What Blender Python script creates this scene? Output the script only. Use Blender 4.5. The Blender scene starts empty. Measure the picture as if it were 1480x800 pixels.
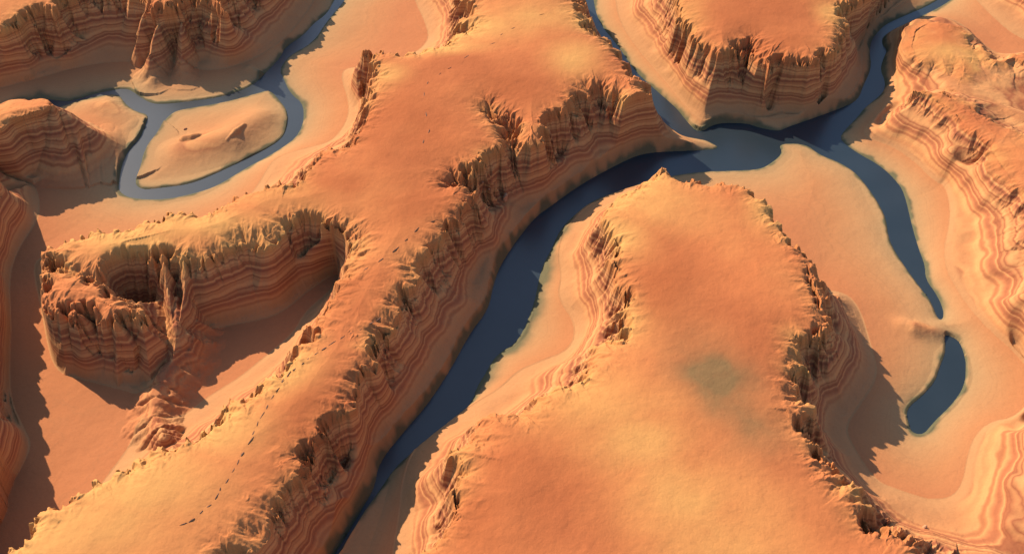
import bpy, math, random
import numpy as np
random.seed(7)
scene = bpy.context.scene
COL = scene.collection
W_PX, H_PX = 1480.0, 800.0
# ------------------------------------------------------------------ camera
CAM_Z = 4000.0
PITCH = math.radians(43.0)          # below the horizon
HFOV = math.radians(50.0)
F = (W_PX / 2) / math.tan(HFOV / 2)
def ground(px, py, z):
    """point of the land seen at a pixel, at height z"""
    dx = (px - W_PX / 2) / F
    dy = -(py - H_PX / 2) / F
    y = math.cos(PITCH) + dy * math.sin(PITCH)
    zz = -math.sin(PITCH) + dy * math.cos(PITCH)
    k = (z - CAM_Z) / zz
    return (dx * k, y * k)

cam_d = bpy.data.cameras.new('camera')
cam_d.sensor_width = 36.0
cam_d.lens = 18.0 / math.tan(HFOV / 2)
cam_d.clip_start = 10.0
cam_d.clip_end = 200000.0
cam = bpy.data.objects.new('camera', cam_d)
cam.location = (0, 0, CAM_Z)
cam.rotation_euler = (math.pi / 2 - PITCH, 0, 0)
COL.objects.link(cam)
scene.camera = cam

# ------------------------------------------------------------------ survey
H = 400.0
Z_FOOT = 45.0
# rims of the high ground: (height, outline)
RIMS = [
 ('ridge', 400, [(674,-60),(674,0),(680,37),(645,62),(595,73),(524,69),(540,110),(533,150),(520,180),(490,212),(455,222),
   (425,262),(380,262),(345,278),(304,304),(284,305),(243,304),(223,316),(196,326),(176,329),(145,327),(118,338),(91,348),
   (66,356),(72,378),(110,392),(152,390),(175,378),(203,366),(233,363),(257,363),(294,368),(314,358),(331,346),(355,335),
   (380,340),(405,318),(432,316),(466,319),(500,324),(522,340),(520,362),(505,390),(486,418),(470,445),(455,468),(440,490),(415,520),
   (375,560),(330,592),(290,620),(262,632),(225,652),(190,668),(142,684),(122,699),(101,712),(67,733),(27,780),(0,797),
   (-80,860),(-40,1000),(300,1000),(310,840),(318,800),(345,775),(375,735),(400,715),(420,690),(448,672),(430,650),(460,635),
   (488,600),(500,575),(510,545),(530,520),(545,490),(535,475),(560,450),(568,425),(590,405),(588,378),(615,365),(630,348),
   (645,325),(665,300),(684,282),(668,266),(640,262),(650,246),(695,240),(725,210),(722,180),(700,152),(706,146),(735,165),(760,198),(778,196),(800,168),(828,145),
   (842,122),(880,120),(900,138),(920,152),(940,142),(930,120),(914,102),(902,82),(886,63),(868,50),(852,38),(842,20),(834,0),(820,-60)]),
 ('mesa', 400, [(957,240),(985,252),(1010,258),(1045,262),(1070,256),(1090,275),(1107,284),(1114,300),(1132,325),(1152,350),
   (1165,372),(1175,400),(1187,430),(1190,450),(1186,480),(1155,488),(1150,530),(1143,560),(1165,590),(1163,612),(1188,650),
   (1208,690),(1228,700),(1247,725),(1262,755),(1300,765),(1330,792),(1385,822),(1440,835),(1520,880),(1640,900),(1700,1000),(420,1000),(560,840),(605,800),(640,768),(660,735),
   (655,705),(675,680),(660,650),(700,632),(705,600),(725,592),(765,600),(790,560),(835,548),(860,522),(898,485),(905,440),
   (905,410),(888,375),(893,345),(868,310),(893,292),(915,275)]),
 ('mesa', 400, [(974,-70),(978,0),(984,22),(998,46),(1012,60),(1024,68),(1045,76),(1070,66),(1088,56),(1104,72),(1112,92),(1128,80),(1150,82),
   (1172,88),(1195,84),(1212,62),(1214,35),(1222,10),(1260,-12),(1300,-70)]),
 ('cliff', 430, [(-400,-80),(-400,0),(-60,30),(-20,38),(20,30),(45,10),(75,18),(90,-5),(130,-28),(200,-25),(215,8),(262,5),(270,-22),(290,-8),(318,8),(330,-25),(380,-55),(420,-120)]),
 ('ridge', 400, [(-300,145),(-60,158),(-10,162),(0,158),(30,151),(55,148),(74,150),(58,157),(30,165),(0,178),(-60,192),(-100,215),(-300,260)]),
 ('cliff', 380, [(-300,250),(-50,240),(-16,262),(-20,300),(-38,340),(-26,400),(-32,470),(-24,540),(-16,620),(-34,680),(-70,760),(-200,850),(-400,900)]),
 ('hill', 285, [(1318,128),(1345,138),(1375,156),(1400,182),(1425,202),(1448,238),(1470,268),(1498,310),(1530,400),(1512,450),(1560,520),(1550,570),
   (1560,640),(1590,700),(2000,780),(2000,200),(1700,230),(1500,205),(1440,180),(1400,150),(1360,130)]),
 ('hill', 215, [(1345,30),(1375,30),(1398,50),(1408,72),(1425,80),(1446,86),(1480,76),(1600,70),(1600,110),(1490,95),(1468,82),(1450,88),(1436,92),(1430,74),(1418,62),(1408,72),(1402,98),(1392,108),(1386,96),(1378,86),(1368,98),(1352,88),(1330,88),(1318,66),(1325,42)]),
 ('ridge', 375, [(68,372),(62,410),(70,440),(82,450),(100,444),(112,460),(124,446),(150,452),(165,472),(180,458),(205,462),(214,450),(202,440),(180,432),(160,424),(146,408),(120,398),(95,386)]),
 ('cliff', 300, [(1395,-130),(1450,-70),(1530,-25),(1700,20),(2000,40),(2000,-200),(1400,-200)]),
]
# where the slopes meet the valley floor
FEET = [
 [(560,-120),(598,0),(615,34),(620,60),(585,85),(540,100),(508,95),(490,105),(505,150),(500,178),(478,205),(440,214),(398,226),(384,246),
  (372,268),(345,300),(304,326),(250,338),(200,352),(140,352),(95,362),(50,372),(48,400),(58,440),(68,500),(80,536),(110,547),(170,562),
  (205,572),(232,560),(262,536),(292,500),(296,482),(330,470),(380,462),(410,450),(440,425),(472,402),(492,392),(486,412),(440,448),(425,478),(388,510),(345,545),(300,572),(250,612),(205,612),(185,645),
  (165,672),(130,720),(95,750),(60,790),(-120,900),(-100,1050),(400,1050),(440,870),(488,798),(518,748),(538,712),(545,672),(584,624),(614,588),(645,534),(675,486),(700,450),
  (708,412),(722,380),(764,322),(790,304),(826,272),(890,240),(925,226),(978,214),(1012,212),(985,196),(968,184),(950,165),(925,130),(900,95),(880,70),(862,40),(842,10),(825,-60),(800,-120)],
 [(905,272),(935,268),(960,284),(1010,300),(1060,310),(1096,340),(1122,372),(1150,405),(1180,418),(1212,420),(1232,430),(1247,454),(1260,500),(1271,545),(1240,590),
  (1222,618),(1237,650),(1267,694),(1298,706),(1345,722),(1379,716),(1392,692),(1396,665),(1406,631),(1429,608),(1470,601),(1500,560),
  (1480,522),(1419,468),(1388,427),(1360,376),(1375,309),(1366,268),(1350,262),(1318,230),(1284,209),(1243,196),(1258,172),(1281,150),(1283,128),(1291,110),(1286,92),(1290,66),(1283,48),(1310,34),
  (1345,22),(1385,28),(1420,62),(1445,80),(1500,72),(2100,60),(2100,1100),(480,1100),(560,860),(566,800),(576,740),(580,700),(590,660),(612,632),(642,610),(668,592),(692,577),
  (722,560),(748,535),(777,522),(824,504),(832,468),(804,428),(811,400),(804,366),(814,333),(845,299),(870,287)],
 [(880,-120),(888,0),(896,34),(922,72),(955,110),(984,146),(1012,176),(1034,170),(1060,171),(1110,172),(1150,168),(1190,160),(1224,144),(1248,112),(1246,60),(1262,34),(1290,16),(1340,-20),(1380,-90)],
 [(-500,200),(-100,150),(0,128),(60,112),(110,98),(170,88),(230,92),(300,104),(350,94),(392,72),(430,38),(462,-10),(500,-90),(460,-200),(-500,-200)],
 [(-400,190),(-60,180),(0,184),(55,178),(86,166),(104,166),(128,176),(152,190),(166,208),(150,228),(110,250),(60,262),(0,285),(-60,310),(-400,380)],
 [(-400,300),(-20,262),(50,262),(58,290),(57,316),(22,366),(14,407),(17,467),(14,530),(17,580),(34,615),(47,640),(34,672),(14,700),(3,733),(-40,790),(-200,950),(-500,1000)],
 [(1345,-90),(1385,-30),(1430,22),(1480,62),(1600,95),(2100,100),(2100,-260),(1300,-260)],
]
RIVER = [(483,0),(473,20),(453,34),(439,51),(412,68),(405,84),(388,101),(365,125),(321,140),(287,145),(236,151),(216,149),(196,135),(182,127),
  (160,131),(135,136),(110,144),(95,147),(60,142),(30,145),(0,152),(-150,190),(-300,240),(-300,262),(-150,212),(0,167),(60,158),(95,155),(118,147),(145,138),(172,136),(180,150),(196,162),(216,166),
  (209,182),(203,199),(186,216),(176,236),(171,268),(173,278),(189,287),(236,289),(280,280),(314,269),(355,243),(399,220),(436,193),(441,152),(419,135),
  (409,111),(404,101),(417,81),(453,62),(473,30),(500,0),(560,-90),(540,-90)]
ISLAND = [(389,130),(399,139),(417,162),(414,189),(402,206),(355,230),(314,250),(275,266),(236,271),(209,274),(199,270),(195,262),(203,243),(209,216),(226,196),(236,176),(250,162),(270,157),(321,149),(372,135)]
RIVER2 = [(1024,204),(1044,216),(980,218),(929,221),(895,236),(841,265),(794,299),(770,316),(726,376),(713,410),(706,447),(679,481),(652,532),(618,584),
  (588,618),(547,668),(541,706),(520,739),(490,790),(440,870),(400,960),(408,960),(446,870),(494,792),(524,743),(546,712),(573,672),(601,650),(634,624),(668,597),(684,577),(690,557),(704,536),(712,520),(728,505),(740,500),
  (755,482),(772,440),(779,403),(786,380),(797,361),(809,332),(832,309),(856,290),(892,277),(925,266),(970,254),(1014,248),(1061,247),(1098,245),(1115,236),(1132,221),(1125,209),(1149,207),
  (1169,211),(1183,223),(1216,236),(1237,250),(1252,268),(1267,289),(1281,316),(1284,346),(1301,376),(1331,417),(1345,434),(1355,461),
  (1363,462),(1364,448),(1354,425),(1338,404),(1337,383),(1328,360),(1318,326),(1308,282),(1299,265),(1274,240),(1237,220),(1213,201),(1220,189),(1240,169),(1250,155),(1277,135),(1280,118),(1272,101),
  (1277,84),(1283,72),(1274,64),(1277,50),(1318,30),(1365,8),(1400,-20),(1440,-80),(1420,-80),(1385,-22),(1350,5),(1300,26),(1280,35),(1268,47),(1260,57),(1256,74),(1260,98),
  (1247,125),(1240,145),(1216,156),(1169,173),(1137,184),(1125,190),(1095,184),(1081,178),(1034,177),(1010,194),(990,172),(978,156),(943,126),(916,101),(895,68),(866,34),(857,0),(848,-90),
  (830,-90),(838,0),(852,34),(878,70),(900,100),(925,132),(950,170),(968,190),(985,197),(1010,201)]
POND = [(1368,483),(1385,490),(1393,508),(1397,530),(1394,557),(1379,581),(1348,611),(1335,628),(1318,625),(1313,611),(1309,591),(1335,570),(1352,550),(1358,530),(1367,508),(1365,485)]
# local crests, spurs and knolls: (base half width m, [(px, py, height)...])
SPURS = [
 (58, [(234,368,390),(238,394,345),(243,424,290),(248,456,240),(252,488,200)]),
 (56, [(264,368,390),(267,394,340),(266,426,285),(260,458,240),(253,490,200)]),
 (100, [(254,430,250),(254,470,240),(254,492,200),(248,520,150),(228,560,130),(220,598,125),(236,626,200)]),
 (34, [(112,452,370),(110,500,200),(112,535,80)]),
 (34, [(165,465,370),(168,510,200),(170,550,80)]),
 (30, [(84,450,370),(90,500,200),(96,530,80)]),
 (34, [(205,470,330),(214,520,180),(218,555,80)]),
 (60, [(240,0,400),(226,40,300),(215,80,170),(222,110,70)]),
 (60, [(262,0,380),(262,45,280),(262,80,150),(270,105,70)]),
 (45, [(212,2,400),(203,35,290),(196,62,180)]),
 (42, [(322,-4,380),(318,20,280),(306,45,200),(290,42,210)]),
 (30, [(80,10,380),(76,35,280),(80,55,230),(88,66,180)]),
 (40, [(10,30,380),(20,50,300),(24,70,240)]),
 (55, [(1108,72,390),(1112,110,230),(1112,140,100)]),
 (70, [(1040,74,390),(1034,120,190),(1033,166,40)]),
 (50, [(957,240,420),(950,262,380)]),
 (44, [(1212,428,140),(1222,438,100)]),
 (66, [(1310,466,46),(1322,468,58),(1345,474,40),(1374,475,14)]),
 (55, [(266,196,68),(276,194,78),(284,193,70)]),
 (50, [(328,200,74),(340,186,98),(352,178,84)]),
 (152, [(262,212,52),(330,190,84),(372,165,62)]),
 (110, [(110,152,30),(150,150,62),(185,175,30)]),
 (150, [(76,151,392),(110,172,265),(145,193,140),(182,213,18)]),
 (34, [(360,95,52),(378,104,36)]),
 (38, [(1065,168,26),(1012,172,36)]),
]

def world_line(pts, z): return np.array([ground(x, y, z) for x, y in pts])

# ------------------------------------------------------------------ grid
NU, NV = 2101, 1301
Y0, Y1 = 1500.0, 8600.0
def g_of_y(y): return 0.30 + 0.70 * (y / 7500.0)
v = np.linspace(0, 1, NV)
# row spacing grows with distance
YS = Y0 + (Y1 - Y0) * (0.62 * v + 0.38 * v * v)
U = np.linspace(-5000, 5000, NU)
U = np.sign(U) * (0.80 * np.abs(U) + 0.20 * np.abs(U) ** 3 / 5000.0 ** 2)
X = (U[None, :] * g_of_y(YS)[:, None])
Y = np.repeat(YS[:, None], NU, axis=1)

def inside(poly, X, Y):
    res = np.zeros(X.shape, bool)
    n = len(poly)
    xmin, ymin = poly.min(0); xmax, ymax = poly.max(0)
    r0, r1 = np.searchsorted(YS, ymin), np.searchsorted(YS, ymax)
    Xs, Ys = X[r0:r1], Y[r0:r1]
    sub = np.zeros(Xs.shape, bool)
    for i in range(n):
        x1, y1 = poly[i]; x2, y2 = poly[(i + 1) % n]
        if y1 == y2: continue
        lo, hi = min(y1, y2), max(y1, y2)
        a, b = np.searchsorted(Ys[:, 0], lo), np.searchsorted(Ys[:, 0], hi)
        if b <= a: continue
        xi = x1 + (Ys[a:b, :1] - y1) * (x2 - x1) / (y2 - y1)
        sub[a:b] ^= (Xs[a:b] < xi)
    res[r0:r1] = sub
    return res

def seglist(polys, closed=True):
    A, B, S, G = [], [], [], []
    s = 0.0
    for gi, p in enumerate(polys):
        n = len(p)
        for i in range(n if closed else n - 1):
            a, b = p[i], p[(i + 1) % n]
            A.append(a); B.append(b); S.append(s); G.append(gi)
            s += float(np.hypot(*(b - a)))
        s += 5000.0
    return np.array(A), np.array(B), np.array(S), np.array(G)

ST = 6
def nearest(polys):
    A, B, S, G = seglist(polys)
    D = B - A; L2 = np.maximum((D ** 2).sum(1), 1e-9)
    def dist(px, py, k):
        ax, ay, dx, dy = A[k, 0], A[k, 1], D[k, 0], D[k, 1]
        t = np.clip(((px - ax) * dx + (py - ay) * dy) / L2[k], 0, 1)
        return np.hypot(px - ax - t * dx, py - ay - t * dy), t
    ci = np.unique(np.append(np.arange(0, NV, ST), NV - 1)); cj = np.unique(np.append(np.arange(0, NU, ST), NU - 1))
    cx = X[np.ix_(ci, cj)].ravel(); cy = Y[np.ix_(ci, cj)].ravel()
    idx = np.zeros(len(cx), int)
    for a in range(0, len(cx), 8000):
        b = min(len(cx), a + 8000)
        px = cx[a:b, None].astype(np.float32); py = cy[a:b, None].astype(np.float32)
        ax = A[:, 0].astype(np.float32); ay = A[:, 1].astype(np.float32)
        dx = D[:, 0].astype(np.float32); dy = D[:, 1].astype(np.float32)
        qx, qy = px - ax, py - ay
        t = np.clip((qx * dx + qy * dy) / L2.astype(np.float32), 0, 1)
        idx[a:b] = np.argmin((qx - t * dx) ** 2 + (qy - t * dy) ** 2, axis=1)
    idx = idx.reshape(len(ci), len(cj))
    best = None
    ii = np.minimum(np.arange(NV) // ST, len(ci) - 2); jj = np.minimum(np.arange(NU) // ST, len(cj) - 2)
    for di in (0, 1):
        for dj in (0, 1):
            k = idx[np.ix_(ii + di, jj + dj)]
            d, t = dist(X, Y, k)
            if best is None: best, bt, bk = d, t, k
            else:
                m = d < best
                best = np.where(m, d, best); bt = np.where(m, t, bt); bk = np.where(m, k, bk)
    return best, S[bk] + bt * np.sqrt(L2[bk]), bk, G[bk]

# ------------------------------------------------------------------ noise
def hsh(i, j, seed):
    h = (i.astype(np.int64) * 374761393 + j.astype(np.int64) * 668265263 + seed * 1442695041) & 0xFFFFFFFF
    h = ((h ^ (h >> 13)) * 1274126177) & 0xFFFFFFFF
    return ((h ^ (h >> 16)) & 0xFFFF).astype(np.float32) / 65535.0
def vnoise(x, y, seed=0):
    i = np.floor(x); j = np.floor(y); fx = (x - i).astype(np.float32); fy = (y - j).astype(np.float32)
    i = i.astype(np.int64); j = j.astype(np.int64)
    ux = fx * fx * fx * (fx * (fx * 6 - 15) + 10); uy = fy * fy * fy * (fy * (fy * 6 - 15) + 10)
    a = hsh(i, j, seed); b = hsh(i + 1, j, seed); c = hsh(i, j + 1, seed); d = hsh(i + 1, j + 1, seed)
    return (a + (b - a) * ux) * (1 - uy) + (c + (d - c) * ux) * uy
def fbm(x, y, oct_=4, seed=0, gain=0.5):
    r = 0; a = 1.0; tot = 0
    for o in range(oct_):
        r = r + a * (vnoise(x * 2 ** o + 17.3 * o, y * 2 ** o - 9.1 * o, seed + o) * 2 - 1); tot += a; a *= gain
    return r / tot
def ridged(x, y, seed=0):
    return 1 - np.abs(vnoise(x, y, seed) * 2 - 1) * 2      # sharp crests at +1, troughs -1
def sstep(a, b, x):
    t = np.clip((x - a) / (b - a), 0, 1); return t * t * (3 - 2 * t)

def roughen(poly, z_amp, seed, step=35.0):
    """give a surveyed line the small wander of a real one"""
    out = []
    n = len(poly)
    rnd = random.Random(seed)
    for i in range(n):
        a, b = poly[i], poly[(i + 1) % n]
        L = float(np.hypot(*(b - a))); k = max(1, min(60, int(L / step)))
        nx, ny = (-(b - a)[1] / max(L, 1), (b - a)[0] / max(L, 1))
        for q in range(k):
            t = q / k
            w = 0 if q == 0 else rnd.uniform(-1, 1) * z_amp
            out.append((a[0] + (b[0] - a[0]) * t + nx * w, a[1] + (b[1] - a[1]) * t + ny * w))
    return np.array(out)

def smooth_poly(p, it=1):
    for _ in range(it):
        q = np.roll(p, -1, axis=0)
        p = np.stack([0.75 * p + 0.25 * q, 0.25 * p + 0.75 * q], 1).reshape(-1, 2)
    return p

rim_w = [roughen(world_line(p, h), 6, 10 + i) for i, (_, h, p) in enumerate(RIMS)]
foot_w = [smooth_poly(world_line(p, Z_FOOT), 2) for p in FEET]
riv_w = [smooth_poly(world_line(p, 0.0), 2) for p in (RIVER, ISLAND, RIVER2, POND)]

rim_in = np.zeros(X.shape, bool)
for p in rim_w: rim_in |= inside(p, X, Y)
foot_in = np.zeros(X.shape, bool)
for p in foot_w: foot_in |= inside(p, X, Y)
island_in = inside(riv_w[1], X, Y)
pond_in = inside(riv_w[3], X, Y)
water_in = ((inside(riv_w[0], X, Y) & ~island_in) | inside(riv_w[2], X, Y) | pond_in)

wx = fbm(X / 420, Y / 420, 3, 51) * 26
wy = fbm(X / 420, Y / 420, 3, 61) * 26
d_rim, s_rim, k_rim, g_rim = nearest(rim_w)
d_foot, _, _, _ = nearest(foot_w)
d_sh, _, _, _ = nearest(riv_w)
NOSE = [i for i, q in enumerate(RIMS) if q[1] == 375][0]
RH = np.array([h for _, h, _ in RIMS], float)
RF = np.array([0.25 if (p[0] == (-300, 145)) else (0.42 if h < 300 else 1.0) for _, h, p in RIMS])

def box(a, r):
    """separable box blur with edge clamp"""
    def one(a):
        n = a.shape[0]
        p = np.concatenate([np.repeat(a[:1], r + 1, 0), a, np.repeat(a[-1:], r, 0)], 0)
        c = np.cumsum(p, 0)
        return (c[2 * r + 1:] - c[:-2 * r - 1]) / (2 * r + 1)
    return one(one(a).T).T
P = box(RH[g_rim], 26)
RFs = box(RF[g_rim], 22)
RG = np.clip((0.95 - RFs) / 0.5, 0, 1)        # 1 on the low hills, 0 on the high mesas

foot_in |= rim_in
# ramp: 0 at the foot, 1 at the rim, beyond 1 on the top
ramp = np.where(rim_in, 1.0, np.where(foot_in, d_foot / np.maximum(d_foot + d_rim, 1e-3), 0.0))
span = np.where(rim_in, 260.0, np.clip(d_foot + d_rim, 120, 700))
signed = np.where(rim_in, d_rim, -d_rim)             # metres into the top
# gullies run down from the rim: noise along the rim, stretched down the slope
sw = s_rim + fbm(X / 90, Y / 90, 3, 5) * 26
dd = d_rim
big = ridged(sw / 210.0, dd / 900.0, 11)
mid = ridged(sw / 82.0 + 3.1, dd / 420.0, 12)
patch = sstep(0.25, 0.75, vnoise(X / 520, Y / 520, 77))
lowrim = RFs
var = 0.6 + 1.0 * vnoise(s_rim / 170.0, s_rim * 0, 15)
flut = (32 * big + (20 + 12 * patch) * mid * var - 6) * lowrim
iso = fbm(X / 70, Y / 70, 5, 31, 0.55)
Ht = P - Z_FOOT
soft = np.clip(Ht / 350.0, 0.25, 1)
# metres -> ramp units near the rim
env = np.where(rim_in, 1 - 0.9 * sstep(60, 190, d_rim), sstep(0.45, 0.86, ramp))
wave = fbm(X / 300.0, Y / 300.0, 3, 88, 0.45) * (70 + 80 * RG) * sstep(0.08, 0.4, ramp) * np.where(rim_in, 0, 1)
calm = ((g_rim == 1) & (X < 900)) | ((g_rim == 2) & (X < 1350))
edge = signed + wave - 8 * RFs + (flut * np.where(calm, 0.7, 1.25) * env + iso * 9 * env) * (0.45 + 0.55 * soft)
scale_u = span
t_out = 1 + (edge - signed) / span + np.where(rim_in, d_rim / span, ramp - 1)
# profile: concave talus, steep upper wall, rounded shoulder
def prof(t):
    tc = np.clip(t, 0, 1)
    hi = 0.42 * tc + 0.58 * tc ** 2.3
    lo = tc * (0.75 + 0.25 * tc)
    return hi * (1 - RG) + lo * RG + 2.2 * np.clip(t - 1, 0, 1)
tt = np.clip(t_out, 0, 2)
pr = prof(tt)
# plateau surface
far_in = np.clip(tt - 1, 0, 1)
top = P + 14 * sstep(0, 1, far_in) + fbm(X / 700, Y / 700, 4, 41) * 12 * sstep(0, .6, far_in) + fbm(X / 60, Y / 60, 4, 45) * 1.6
apr = 38.0 - signed
apr = (apr + np.sqrt(apr ** 2 + 500)) / 2
top = top - 0.40 * np.clip(RFs, 0.5, 1) * apr

# valley floor
bench = Z_FOOT * (d_sh / np.maximum(d_sh + d_foot, 1)) ** 0.85
bench = np.where(foot_in, Z_FOOT, bench)
bench = bench + fbm(X / 300, Y / 300, 5, 71) * np.clip(d_sh / 40, 0, 1) * 5
base = bench
wall = base + (P - base) * pr
kk = 9.0
hq = np.clip(0.5 + 0.5 * (wall - top) / kk, 0, 1)
Z = wall * (1 - hq) + top * hq - kk * hq * (1 - hq)
Z = np.where(foot_in, Z, base)
topmix = hq * (signed > -160)
# hollows
for px_, py_, zr_, rr_, zf_ in [(198,428,200,100,90),(180,418,240,70,200),(136,487,190,34,120),(200,514,150,30,90)]:
    qx_, qy_ = ground(px_, py_, zr_)
    dq_ = np.hypot(X - qx_, Y - qy_) * (1 + 0.25 * iso)
    Z = Z - np.maximum(Z - zf_, 0) * np.exp(-(dq_ / rr_) ** 4)
# gullies: ridged grooves that follow the fall of the slope and branch, coarse to fine
def slope_of(A):
    gx = np.gradient(A, axis=1) / np.gradient(X, axis=1)
    gy = (np.gradient(A, axis=0) - gx * np.gradient(X, axis=0)) / np.gradient(Y, axis=0)
    return gx, gy
Zb = box(Z, 5)
gx0, gy0 = slope_of(Zb)
sel = foot_in & (signed < 170) & (ramp > 0.12)
px1, py1 = X[sel], Y[sel]
sx, sy = gx0[sel], gy0[sel]
sm = np.hypot(sx, sy) + 1e-4
dirx, diry = sx / sm, sy / sm
sg, rp, rf = signed[sel], ramp[sel], RFs[sel]
zone = np.where(sg > 0, 1 - sstep(20, 150, sg), 0.08 + 0.92 * sstep(0.56, 0.93, rp)) * rf
reach = np.clip(sm, 0.18, 1.35)
tot = np.zeros(px1.shape); ax1 = np.zeros(px1.shape); ay1 = np.zeros(px1.shape)
for o_, (lam, amp, pw) in enumerate([(124.0, 34.0, 1.0), (62.0, 20.0, 1.0), (31.0, 9.5, 1.0), (16.0, 4.0, 1.0)]):
    dx1 = dirx + ax1 * 0.75; dy1 = diry + ay1 * 0.75
    L1 = np.hypot(dx1, dy1) + 1e-6; sxn, syn = -dy1 / L1, dx1 / L1          # across the fall line
    qx1, qy1 = px1 / (lam * 1.25), py1 / (lam * 1.25)
    ci, cj = np.floor(qx1), np.floor(qy1); fx1, fy1 = qx1 - ci, qy1 - cj
    cs = np.zeros(px1.shape, np.float32); sn = np.zeros(px1.shape, np.float32); ws = np.zeros(px1.shape, np.float32)
    for di in (-1, 0, 1):
        for dj in (-1, 0, 1):
            hx = hsh(ci + di, cj + dj, 600 + o_); hy = hsh(ci + di, cj + dj, 700 + o_)
            vx = fx1 - di - hx; vy = fy1 - dj - hy
            w_ = np.exp(-(vx * vx + vy * vy) * 2.2)
            ph = (vx * sxn + vy * syn) * 1.25 * 2 * np.pi
            cs += w_ * np.cos(ph); sn += w_ * np.sin(ph); ws += w_
    mg = np.maximum(np.hypot(cs, sn), 1e-4); k_n = mg / (mg + 0.12 * ws)
    cs, sn = cs / mg * k_n, sn / mg * k_n
    crest = 1 - 2 * np.sqrt(np.clip((1 - cs) / 2, 0, 1) + 0.004)            # sharp crests, broad gullies
    tot += amp * (crest + 0.12)
    ax1 += -sn * sxn * 1.0; ay1 += -sn * syn * 1.0
Z[sel] += tot * reach * zone * np.where(calm[sel], 0.62, 1.0)
Z = np.where(foot_in, np.minimum(Z, top + 3 + 5 * sstep(-20, 40, signed)), Z)
# spurs and knolls
for w, pts in SPURS:
    P3 = [(*ground(x, y, z), z) for x, y, z in pts]
    xs = [p[0] for p in P3]; ys = [p[1] for p in P3]
    r0, r1 = np.searchsorted(YS, min(ys) - 2.2 * w), np.searchsorted(YS, max(ys) + 2.2 * w)
    if r1 <= r0: continue
    xm = X[r0:r1]; cols = np.where(((xm > min(xs) - 2.2 * w) & (xm < max(xs) + 2.2 * w)).any(0))[0]
    if not len(cols): continue
    c0, c1 = cols[0], cols[-1] + 1
    Xs, Ys, Zs = X[r0:r1, c0:c1], Y[r0:r1, c0:c1], Z[r0:r1, c0:c1]
    bd = np.full(Xs.shape, 1e9); bh = np.zeros(Xs.shape); bs = np.zeros(Xs.shape); run = 0
    for (ax, ay, az), (bx, by, bz) in zip(P3[:-1], P3[1:]):
        dx, dy = bx - ax, by - ay; L = math.hypot(dx, dy)
        t = np.clip(((Xs - ax) * dx + (Ys - ay) * dy) / (L * L), 0, 1)
        d = np.hypot(Xs - ax - t * dx, Ys - ay - t * dy)
        m = d < bd
        bd = np.where(m, d, bd); bh = np.where(m, az + (bz - az) * t, bh); bs = np.where(m, run + t * L, bs); run += L
    small = max(p[2] for p in P3) < 125
    n = fbm(Xs / 45, Ys / 45, 4, 200) * (0.3 if w >= 150 else 1)
    rd = np.clip(bd + n * w * (0.10 if small else 0.22) + ridged(bs / 40, bd / 300, 9) * w * (0.02 if small else 0.16), 0, None) / w
    if small:
        add = (bh - base[r0:r1, c0:c1]).clip(0) * np.exp(-rd ** 2 * 1.6)
        Z[r0:r1, c0:c1] = np.maximum(Zs, base[r0:r1, c0:c1] + add)
    else:
        hh = bh - (bh - 20) * (1 - np.exp(-(rd * 0.9) ** 1.5)) if w > 55 else bh - rd * w * 1.9
        hh = np.where(rd > 2.3, -1e3, hh)
        Z[r0:r1, c0:c1] = np.maximum(Zs, hh)
# talus may not overhang the shore; banks drop into the bed
dq = np.maximum(d_sh * (1 + 0.25 * iso), 0)
cap = 3.0 + 1.5 * dq + 0.05 * dq ** 2
Z = np.where(water_in, 0, np.minimum(Z, cap))
bank = 1.5 + 5.5 * sstep(0, 14, d_sh)
Z = np.where(water_in, -0.5 - np.minimum(d_sh * 0.5, 30), np.maximum(Z, bank))
# fine surface grain of the rock
steep = np.clip(np.abs(np.gradient(Z, axis=1)) / np.maximum(np.gradient(X, axis=1), 1) + np.abs(np.gradient(Z, axis=0)) / np.gradient(Y, axis=0), 0, 1.5)
Z = Z + np.where(water_in, 0, fbm(X / 22, Y / 22, 3, 300) * (0.5 + 2.6 * steep * np.clip(ramp, 0.15, 1)) * np.clip(d_sh / 30, 0, 1))

# ------------------------------------------------------------------ mesh
def grid_mesh(name, mask=None, zz=Z):
    me = bpy.data.meshes.new(name)
    nv, nu = zz.shape
    ids = np.arange(nv * nu).reshape(nv, nu)
    q = np.stack([ids[:-1, :-1], ids[:-1, 1:], ids[1:, 1:], ids[1:, :-1]], -1)
    q = q[mask] if mask is not None else q.reshape(-1, 4)
    used = np.unique(q)
    remap = np.full(nv * nu, -1, np.int32); remap[used] = np.arange(len(used))
    q = remap[q].astype(np.int32)
    co = np.stack([X.ravel()[used], Y.ravel()[used], zz.ravel()[used]], 1).astype(np.float32)
    me.vertices.add(len(used)); me.vertices.foreach_set('co', co.ravel())
    me.loops.add(q.size); me.loops.foreach_set('vertex_index', q.ravel())
    me.polygons.add(len(q)); me.polygons.foreach_set('loop_start', np.arange(0, q.size, 4, dtype=np.int32))
    me.polygons.foreach_set('loop_total', np.full(len(q), 4, np.int32))
    me.polygons.foreach_set('use_smooth', np.ones(len(q), bool))
    me.update(calc_edges=True)
    o = bpy.data.objects.new(name, me); COL.objects.link(o)
    return o, used
def attr(o, used, name, a):
    at = o.data.attributes.new(name, 'FLOAT', 'POINT')
    at.data.foreach_set('value', a.ravel()[used].astype(np.float32))

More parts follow.
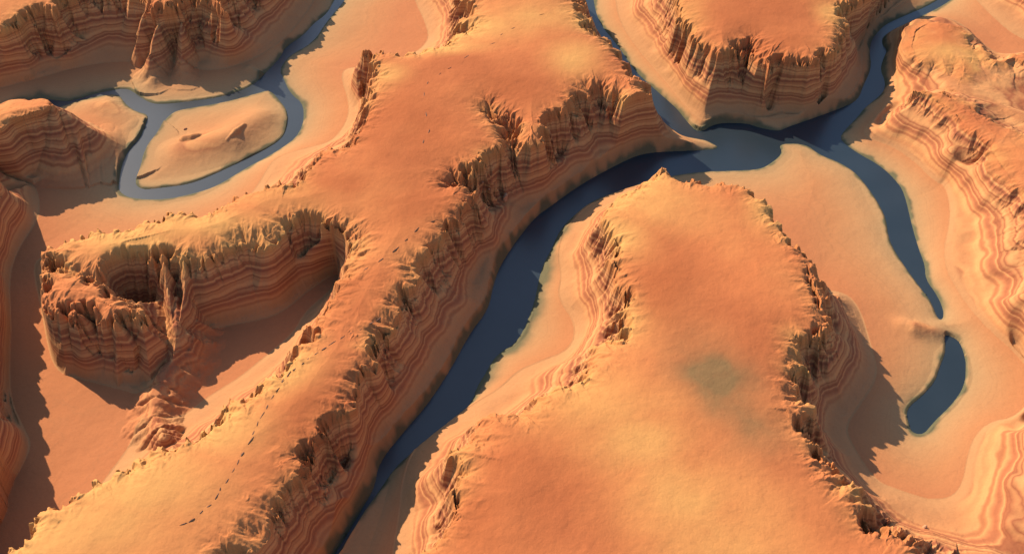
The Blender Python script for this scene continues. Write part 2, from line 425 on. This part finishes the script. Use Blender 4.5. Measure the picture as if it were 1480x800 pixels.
# ------------------------------------------------------------------ materials
def mat(name):
    m = bpy.data.materials.new(name); m.use_nodes = True
    nt = m.node_tree; b = nt.nodes['Principled BSDF']
    return m, nt, b
class NB:
    def __init__(s, nt): s.nt = nt
    def n(s, t, **kw):
        o = s.nt.nodes.new(t)
        for k, v_ in kw.items(): setattr(o, k, v_)
        return o
    def link(s, a, b): s.nt.links.new(a, b)
    def math(s, op, a, b=None, c=None, clamp=False):
        o = s.n('ShaderNodeMath', operation=op); o.use_clamp = clamp
        for i, v_ in enumerate((a, b, c)):
            if v_ is None: continue
            if isinstance(v_, (int, float)): o.inputs[i].default_value = v_
            else: s.link(v_, o.inputs[i])
        return o.outputs[0]
    def mix(s, f, a, b, blend='MIX'):
        o = s.n('ShaderNodeMix', data_type='RGBA', blend_type=blend)
        for i, v_ in ((0, f), (6, a), (7, b)):
            if isinstance(v_, (int, float)): o.inputs[i].default_value = v_
            elif isinstance(v_, tuple): o.inputs[i].default_value = (*v_, 1)
            else: s.link(v_, o.inputs[i])
        return o.outputs[2]
    def ramp(s, f, stops, interp='LINEAR'):
        o = s.n('ShaderNodeValToRGB'); o.color_ramp.interpolation = interp
        e = o.color_ramp.elements
        while len(e) < len(stops): e.new(0.5)
        for i, (p, c) in enumerate(stops):
            e[i].position = p; e[i].color = (*c, 1) if isinstance(c, tuple) else (c, c, c, 1)
        s.link(f, o.inputs[0]); return o.outputs[0]
    def noise(s, vec, scale, detail=4, rough=0.5, dim='3D', w=None):
        o = s.n('ShaderNodeTexNoise', noise_dimensions=dim)
        o.inputs['Scale'].default_value = scale; o.inputs['Detail'].default_value = detail; o.inputs['Roughness'].default_value = rough
        if vec is not None: s.link(vec, o.inputs['Vector'])
        if w is not None: s.link(w, o.inputs['W'])
        return o.outputs[0]

def rock_material():
    m, nt, b = mat('sandstone')
    k = NB(nt)
    geo = k.n('ShaderNodeNewGeometry'); pos = geo.outputs['Position']
    sp = k.n('ShaderNodeSeparateXYZ'); k.link(pos, sp.inputs[0])
    sn = k.n('ShaderNodeSeparateXYZ'); k.link(geo.outputs['Normal'], sn.inputs[0])
    def at(name):
        a = k.n('ShaderNodeAttribute', attribute_name=name); return a.outputs['Fac']
    shore, toprel, slope, pat = at('shore'), at('top'), at('slope'), at('patch')
    # strata
    warp = k.noise(pos, 0.0022, 3); warp2 = k.noise(pos, 0.012, 3)
    h = k.math('ADD', sp.outputs[2], k.math('MULTIPLY', warp, 60.0))
    h = k.math('ADD', h, k.math('MULTIPLY', k.noise(pos, 0.0065, 2), 34.0))
    h = k.math('ADD', h, k.math('MULTIPLY', warp2, 6.0))
    w1 = k.noise(None, 0.019, 1.6, 0.42, '1D', h)
    w2 = k.noise(None, 0.0085, 1, 0.5, '1D', h)
    strata = k.ramp(w1, [(0.30, (0.44, 0.18, 0.105)), (0.39, (0.66, 0.32, 0.165)), (0.46, (0.86, 0.475, 0.225)), (0.52, (0.45, 0.18, 0.10)), (0.61, (0.86, 0.465, 0.22)), (0.70, (0.43, 0.175, 0.10))])
    tint = k.ramp(w2, [(0.35, (0.95, 0.78, 0.72)), (0.5, (1, 1, 1)), (0.65, (1, 0.86, 0.84))])
    strata = k.mix(0.7, strata, tint, 'MULTIPLY')
    # smooth desert cover
    n1 = k.noise(pos, 0.0016, 4); n2 = k.noise(pos, 0.02, 5, 0.6)
    cover = k.ramp(n1, [(0.34, (0.58, 0.205, 0.092)), (0.50, (0.70, 0.265, 0.115)), (0.64, (0.76, 0.32, 0.135))])
    cover = k.mix(k.math('MULTIPLY', pat, 0.95), cover, (0.82, 0.475, 0.185))
    cover = k.mix(k.math('MULTIPLY', at('rust'), 0.8), cover, (0.52, 0.175, 0.075))
    # a grey green patch of scrub soil on the mesa
    green = at('scrub')
    cover = k.mix(k.math('MULTIPLY', green, 0.85), cover, (0.24, 0.20, 0.11))
    cover = k.mix(k.math('MULTIPLY', k.math('SUBTRACT', n2, 0.5), 0.5, clamp=True), cover, (0.45, 0.16, 0.08))
    # valley floor sediments
    wl = k.noise(pos, 0.006, 4)
    floor_ = k.ramp(k.math('ADD', k.math('MULTIPLY', shore, 0.9), k.math('MULTIPLY', wl, 0.12)), [(0.04, (0.38, 0.31, 0.19)), (0.11, (0.58, 0.41, 0.235)), (0.27, (0.66, 0.40, 0.215)), (0.50, (0.68, 0.345, 0.175)), (0.80, (0.67, 0.295, 0.15))])
    floor_ = k.mix(k.math('MULTIPLY', at('algae'), 0.85, clamp=True), floor_, (0.13, 0.17, 0.12))
    lines = k.noise(None, 0.55, 2, 0.6, '1D', k.math('ADD', sp.outputs[2], k.math('MULTIPLY', warp2, 5.0)))
    floor_ = k.mix(k.math('MULTIPLY', k.math('SUBTRACT', lines, 0.5), 0.45, clamp=True), floor_, (0.34, 0.22, 0.13))
    # mix by slope / top
    isfloor = k.math('SUBTRACT', 1.0, at('onslope'))
    c = k.mix(isfloor, strata, floor_)
    c = k.mix(toprel, c, cover)
    # grain
    g = k.noise(pos, 0.09, 4, 0.65)
    c = k.mix(0.24, c, k.ramp(g, [(0.3, 0.72), (0.5, 1.0), (0.75, 1.12)]), 'MULTIPLY')
    c = k.mix(1.0, c, (0.555, 0.515, 0.445), 'MULTIPLY')
    k.link(c, b.inputs['Base Color'])
    b.inputs['Roughness'].default_value = 0.95
    b.inputs['Specular IOR Level'].default_value = 0.1
    bp = k.n('ShaderNodeBump'); bp.inputs['Strength'].default_value = 0.3; bp.inputs['Distance'].default_value = 3.0
    hh = k.math('ADD', k.noise(pos, 0.12, 6, 0.65), k.math('MULTIPLY', k.noise(pos, 0.03, 4, 0.6), 1.5))
    k.link(hh, bp.inputs['Height']); k.link(bp.outputs[0], b.inputs['Normal'])
    return m

def water_material():
    m, nt, b = mat('river_water')
    k = NB(nt); geo = k.n('ShaderNodeNewGeometry')
    n = k.noise(geo.outputs['Position'], 0.003, 3)
    k.link(k.ramp(n, [(0.35, (0.013, 0.024, 0.034)), (0.65, (0.017, 0.029, 0.040))]), b.inputs['Base Color'])
    b.inputs['Roughness'].default_value = 0.28
    b.inputs['IOR'].default_value = 1.5
    bp = k.n('ShaderNodeBump'); bp.inputs['Strength'].default_value = 0.15; bp.inputs['Distance'].default_value = 0.5
    k.link(k.noise(geo.outputs['Position'], 0.15, 3), bp.inputs['Height']); k.link(bp.outputs[0], b.inputs['Normal'])
    return m

rock = rock_material(); water = water_material()
def structure(o): o['kind'] = 'structure'
ATT = {}
pr = np.clip((Z - base - 4) / np.maximum(P - 18 - base, 50), 0, 1)
ATT['shore'] = (np.where(foot_in, np.clip(0.30 + d_foot / 900 + 0.0, 0, 1), np.clip(d_sh / np.maximum(d_sh + d_foot, 1) * 0.35 + d_sh / 900, 0, 1)))
pz = np.clip(pr, 0, 1)
ATT['top'] = sstep(0, 1, (pz + 0.05 * iso - 0.76 - 0.13 * RG) / (0.17 - 0.04 * RG))
ATT['slope'] = (steep)
ATT['onslope'] = (RG * sstep(0.02, 0.12, pz) + (1 - RG) * sstep(0.05, 0.26, pz))
yl = np.zeros(X.shape)
for ax_, ay_, rx_, ry_ in [(940,290,260,260),(900,340,160,200),(885,450,200,200),(870,585,330,180),(920,640,260,200),(975,720,260,260),(1040,800,300,260),(1110,300,120,160),(1190,560,100,200),
        (790,25,300,220),(690,40,260,160),(830,85,170,220),(640,70,250,80),(560,110,120,120),(300,325,420,130),(180,345,260,130),(420,285,220,120),(200,700,330,220),(130,770,330,200),(330,620,200,160),(420,540,140,160),(60,780,200,150),(1390,40,200,120),(1000,20,120,200),(1200,20,100,160)]:
    qx_, qy_ = ground(ax_, ay_, H)
    yl = np.maximum(yl, np.exp(-((X - qx_) / rx_) ** 2 - ((Y - qy_) / ry_) ** 2))
yl = np.clip(yl * 0.95 + fbm(X / 260, Y / 260, 4, 400) * 0.5 * yl + np.exp(-far_in * 4) * 0.42 * (1 + 1.5 * fbm(X / 200, Y / 200, 3, 402)) - 0.06, 0, 1)
ATT['patch'] = (yl)
ru = np.zeros(X.shape)
for ax_, ay_, rx_, ry_ in [(560,190,450,420),(740,130,260,240),(600,290,300,260),(480,270,300,160),(1080,10,420,500),(1130,60,260,160),(450,620,160,260),(520,420,200,200),(760,680,260,380),(690,740,200,200),(960,420,160,260)]:
    qx_, qy_ = ground(ax_, ay_, H)
    ru = np.maximum(ru, np.exp(-((X - qx_) / rx_) ** 2 - ((Y - qy_) / ry_) ** 2))
ATT['rust'] = (np.clip(ru * (1 + 0.7 * fbm(X / 220, Y / 220, 4, 440)), 0, 1))
gx, gy = ground(1045, 560, H)
sc = np.exp(-(((X - gx + 0.25 * (Y - gy)) / 170) ** 2 + ((Y - gy) / 330) ** 2) + fbm(X / 170, Y / 170, 4, 503) * 0.8)
ATT['scrub'] = (np.clip(sc * 0.95, 0, 1))
al = np.zeros(X.shape)
for ax_, ay_, r_ in [(100,125,200),(60,128,140),(150,112,120),(790,400,190),(772,450,170),(745,500,150),(712,540,130),(815,340,120),(870,285,90),(1268,100,60),(440,150,40)]:
    qx_, qy_ = ground(ax_, ay_, 0)
    al = np.maximum(al, np.exp(-(((X - qx_) ** 2 + (Y - qy_) ** 2) / r_ ** 2)))
gx_, gy_ = ground(1362, 472, 0)
gap = 1 - np.exp(-((X - gx_) ** 2 + (Y - gy_) ** 2) / 110 ** 2)
ATT['algae'] = (gap * np.clip(np.exp(-(np.maximum(d_sh + fbm(X / 60, Y / 60, 2, 8) * 20, 0) / (15 + 52 * al)) ** 2) * 1.15, 0, 1))

pl = bpy.data.meshes.new('desert_plain')
pl.from_pydata([(-60000, -60000, -45), (60000, -60000, -45), (60000, 60000, -45), (-60000, 60000, -45)], [], [(0, 1, 2, 3)])
plain_m = bpy.data.materials.new('desert_sand'); plain_m.use_nodes = True
kp = NB(plain_m.node_tree); bp_ = plain_m.node_tree.nodes['Principled BSDF']; gp = kp.n('ShaderNodeNewGeometry')
kp.link(kp.ramp(kp.noise(gp.outputs['Position'], 0.0008, 6), [(0.35, (0.32, 0.13, 0.06)), (0.65, (0.42, 0.21, 0.10))]), bp_.inputs['Base Color'])
bp_.inputs['Roughness'].default_value = 0.95
pl.materials.append(plain_m); po = bpy.data.objects.new('desert_plain', pl); COL.objects.link(po); structure(po)
# the land is cut into its landforms; they share border points and normals
reg = np.where(foot_in & ~water_in, g_rim + 1, 0)
reg = np.where(island_in & ~foot_in, 100, reg)
fr = reg[:-1, :-1]
tu = np.stack([np.gradient(X, axis=1), np.gradient(Y, axis=1), np.gradient(Z, axis=1)], -1)
tv = np.stack([np.gradient(X, axis=0), np.gradient(Y, axis=0), np.gradient(Z, axis=0)], -1)
NRM = np.cross(tu, tv); NRM /= np.linalg.norm(NRM, axis=-1, keepdims=True)
NAMES = [('canyon_floor', fr == 0), ('island', fr == 100)] + [(RIMS[g][0], (fr == g + 1) if g != 0 else ((fr == 1) | (fr == NOSE + 1))) for g in range(len(RIMS)) if g != NOSE]
for nm, mk in NAMES:
    if not mk.any(): continue
    o, u = grid_mesh(nm, mk); o.data.materials.append(rock); structure(o)
    o.data.normals_split_custom_set_from_vertices(NRM.reshape(-1, 3)[u].astype(np.float32))
    for an, av in ATT.items(): attr(o, u, an, av)
# water surfaces
wm = water_in | (d_sh < 9)
near_pond = np.zeros(X.shape, bool)
pw = riv_w[3]; near_pond = (X > pw[:, 0].min() - 30) & (X < pw[:, 0].max() + 30) & (Y > pw[:, 1].min() - 30) & (Y < pw[:, 1].max() + 12)
qm = wm[:-1, :-1] & wm[1:, 1:] & wm[:-1, 1:] & wm[1:, :-1]
for nm, mk in (('river', ~near_pond), ('pond', near_pond)):
    o, u = grid_mesh(nm, qm & mk[:-1, :-1], np.zeros_like(Z)); o.data.materials.append(water); structure(o)

# ------------------------------------------------------------------ loose rocks, and slabs standing in for a crack
def height_at(x, y):
    i = int(np.clip(np.searchsorted(YS, y), 1, NV - 1))
    if y - YS[i - 1] < YS[i] - y: i -= 1
    j = int(np.clip(np.searchsorted(X[i], x), 1, NU - 1))
    f = (x - X[i, j - 1]) / (X[i, j] - X[i, j - 1])
    return float(Z[i, j - 1] * (1 - f) + Z[i, j] * f)
def on_land(px, py):
    z = 460.0
    while z > 0:
        x, y = ground(px, py, z)
        if height_at(x, y) >= z: return x, y, z
        z -= 2.0
    return (*ground(px, py, 0), 0.0)
crack_m = bpy.data.materials.new('crack_dark'); crack_m.use_nodes = True  # dark tone of the ridge-top crack, put on its stand-in slabs
k_ = NB(crack_m.node_tree); b_ = crack_m.node_tree.nodes['Principled BSDF']
g_ = k_.n('ShaderNodeNewGeometry')
k_.link(k_.ramp(k_.noise(g_.outputs['Position'], 0.15, 5), [(0.35, (0.07, 0.04, 0.03)), (0.65, (0.18, 0.09, 0.055))]), b_.inputs['Base Color']); b_.inputs['Roughness'].default_value = 0.95
pale = bpy.data.materials.new('pale_rock'); pale.use_nodes = True
k_ = NB(pale.node_tree); b_ = pale.node_tree.nodes['Principled BSDF']
g_ = k_.n('ShaderNodeNewGeometry')
k_.link(k_.ramp(k_.noise(g_.outputs['Position'], 0.08, 5), [(0.35, (0.34, 0.15, 0.08)), (0.65, (0.44, 0.24, 0.13))]), b_.inputs['Base Color']); b_.inputs['Roughness'].default_value = 0.95
import bmesh
def rock_mesh(name, lx, ly, lz, seed, material, sub=2):
    rnd = random.Random(seed)
    bm = bmesh.new(); bmesh.ops.create_icosphere(bm, subdivisions=sub, radius=1.0)
    planes = [(rnd.uniform(-1, 1), rnd.uniform(-1, 1), rnd.uniform(-.6, 1), rnd.uniform(0.55, 0.85)) for _ in range(9)]
    for vv in bm.verts:
        c = vv.co
        for a, b2, c2, d in planes:                     # shear the ball into flat broken faces
            L = math.sqrt(a * a + b2 * b2 + c2 * c2); q = (c.x * a + c.y * b2 + c.z * c2) / L
            if q > d: c.x -= (q - d) * a / L; c.y -= (q - d) * b2 / L; c.z -= (q - d) * c2 / L
        c.x *= lx; c.y *= ly; c.z *= lz
        c.x += rnd.uniform(-.04, .04) * ly; c.y += rnd.uniform(-.08, .08) * ly
    me = bpy.data.meshes.new(name); bm.to_mesh(me); bm.free(); me.materials.append(material)
    return me
lines_ = [  # dashed crack in the ridge top; added dark slabs stand in for it
 ('far', 'dark crack stand-in in the sparse broken line across the far ridge top', [(781,22),(742,41),(725,50),(713,63),(675,82),(650,99),(636,107),(618,120),(613,137),(616,165),(620,190),(612,205)], 0.30),
 ('middle', 'dark crack stand-in in the broken line beside the closed end of the bowl', [(626,320),(602,332),(587,347),(573,360),(550,376),(530,388)], 0.38),
 ('near', 'dark crack stand-in in the long broken line down the near ridge top', [(548,461),(536,467),(523,475),(508,481),(494,488),(480,496),(468,504),(457,511),(446,518),(437,526),(427,533),(417,541),(408,551),(401,563),(393,575),(386,588),(379,600),(372,613),(366,626),(362,637),(350,656),(344,668),(337,680),(329,694),(318,707),(314,716),(302,731),(291,740),(278,751),(265,757)], 0.62),
]
for tag_, label_, pts_, fill_ in lines_:
    for i in range(len(pts_)):
        a_ = on_land(*pts_[i]); b2_ = on_land(*(pts_[i + 1] if i + 1 < len(pts_) else pts_[i - 1]))
        d_ = math.hypot(b2_[0] - a_[0], b2_[1] - a_[1])
        ln = min(d_ * 0.5 * fill_ * 1.5, 40) * random.uniform(0.7, 1.1)
        o = bpy.data.objects.new('flat_rock', rock_mesh('flat_rock', ln, random.uniform(2.6, 4.2), random.uniform(2.5, 4.0), 900 + i * 7 + len(label_), crack_m))
        o.location = (a_[0], a_[1], a_[2] + 0.8); o.rotation_euler = (0, 0, math.atan2(b2_[1] - a_[1], b2_[0] - a_[0]) + random.uniform(-.2, .2))
        COL.objects.link(o)
        o['label'] = label_; o['category'] = 'flat rock'; o['group'] = 'dark crack stand-ins in a broken line, ' + tag_ + ' part of the ridge'
for px_, py_, a_, b2_, c_, lab in [(730,288,22,18,34,'large pale sunlit boulder standing alone on the shaded wall above the river'),
        (697,265,11,9,14,'small pale boulder on the shaded wall just behind the large pale one'),
        (707,274,8,7,9,'smallest of the three pale boulders on the shaded wall above the river'),
        (1336,762,14,10,11,'pale boulder at the foot of the near mesa in the near right corner'),
        (268,187,13,10,8,'low rounded rock on the left side of the sandy island')]:
    x_, y_, z_ = on_land(px_, py_)
    o = bpy.data.objects.new('boulder', rock_mesh('boulder', a_, b2_, c_, int(px_), pale, 3)); o.location = (x_, y_, z_ + c_ * 0.35)
    o.rotation_euler = (0, 0, px_); COL.objects.link(o); o['label'] = lab; o['category'] = 'boulder'

# ------------------------------------------------------------------ light
sd = np.array([1.0, -1.0]); sd /= np.hypot(*sd)      # travel of the light over the ground
EL = math.radians(35.5)
world = bpy.data.worlds.new('World'); scene.world = world; world.use_nodes = True
wn = world.node_tree; bg = wn.nodes['Background']
sky = wn.nodes.new('ShaderNodeTexSky'); sky.sky_type = 'NISHITA'; sky.sun_disc = False
sky.sun_elevation = EL
az = math.atan2(-sd[0], -sd[1])       # compass direction of the sun measured from +Y towards +X
sky.sun_rotation = az
wn.links.new(sky.outputs[0], bg.inputs[0]); bg.inputs[1].default_value = 0.108
sl = bpy.data.lights.new('sun', 'SUN'); sl.energy = 5.0; sl.angle = math.radians(0.5); sl.color = (1.0, 0.76, 0.54)
so = bpy.data.objects.new('sun', sl); COL.objects.link(so); so.location = (0, 3000, 3000)
so.rotation_euler = (math.pi / 2 - EL, 0, math.atan2(sd[1], sd[0]) - math.pi / 2)
scene.view_settings.view_transform = 'Standard'; scene.view_settings.look = 'None'
scene.view_settings.exposure = 0.85; scene.view_settings.gamma = 1.0
scene.render.engine = 'CYCLES'
scene.cycles.diffuse_bounces = 1
scene.cycles.max_bounces = 4
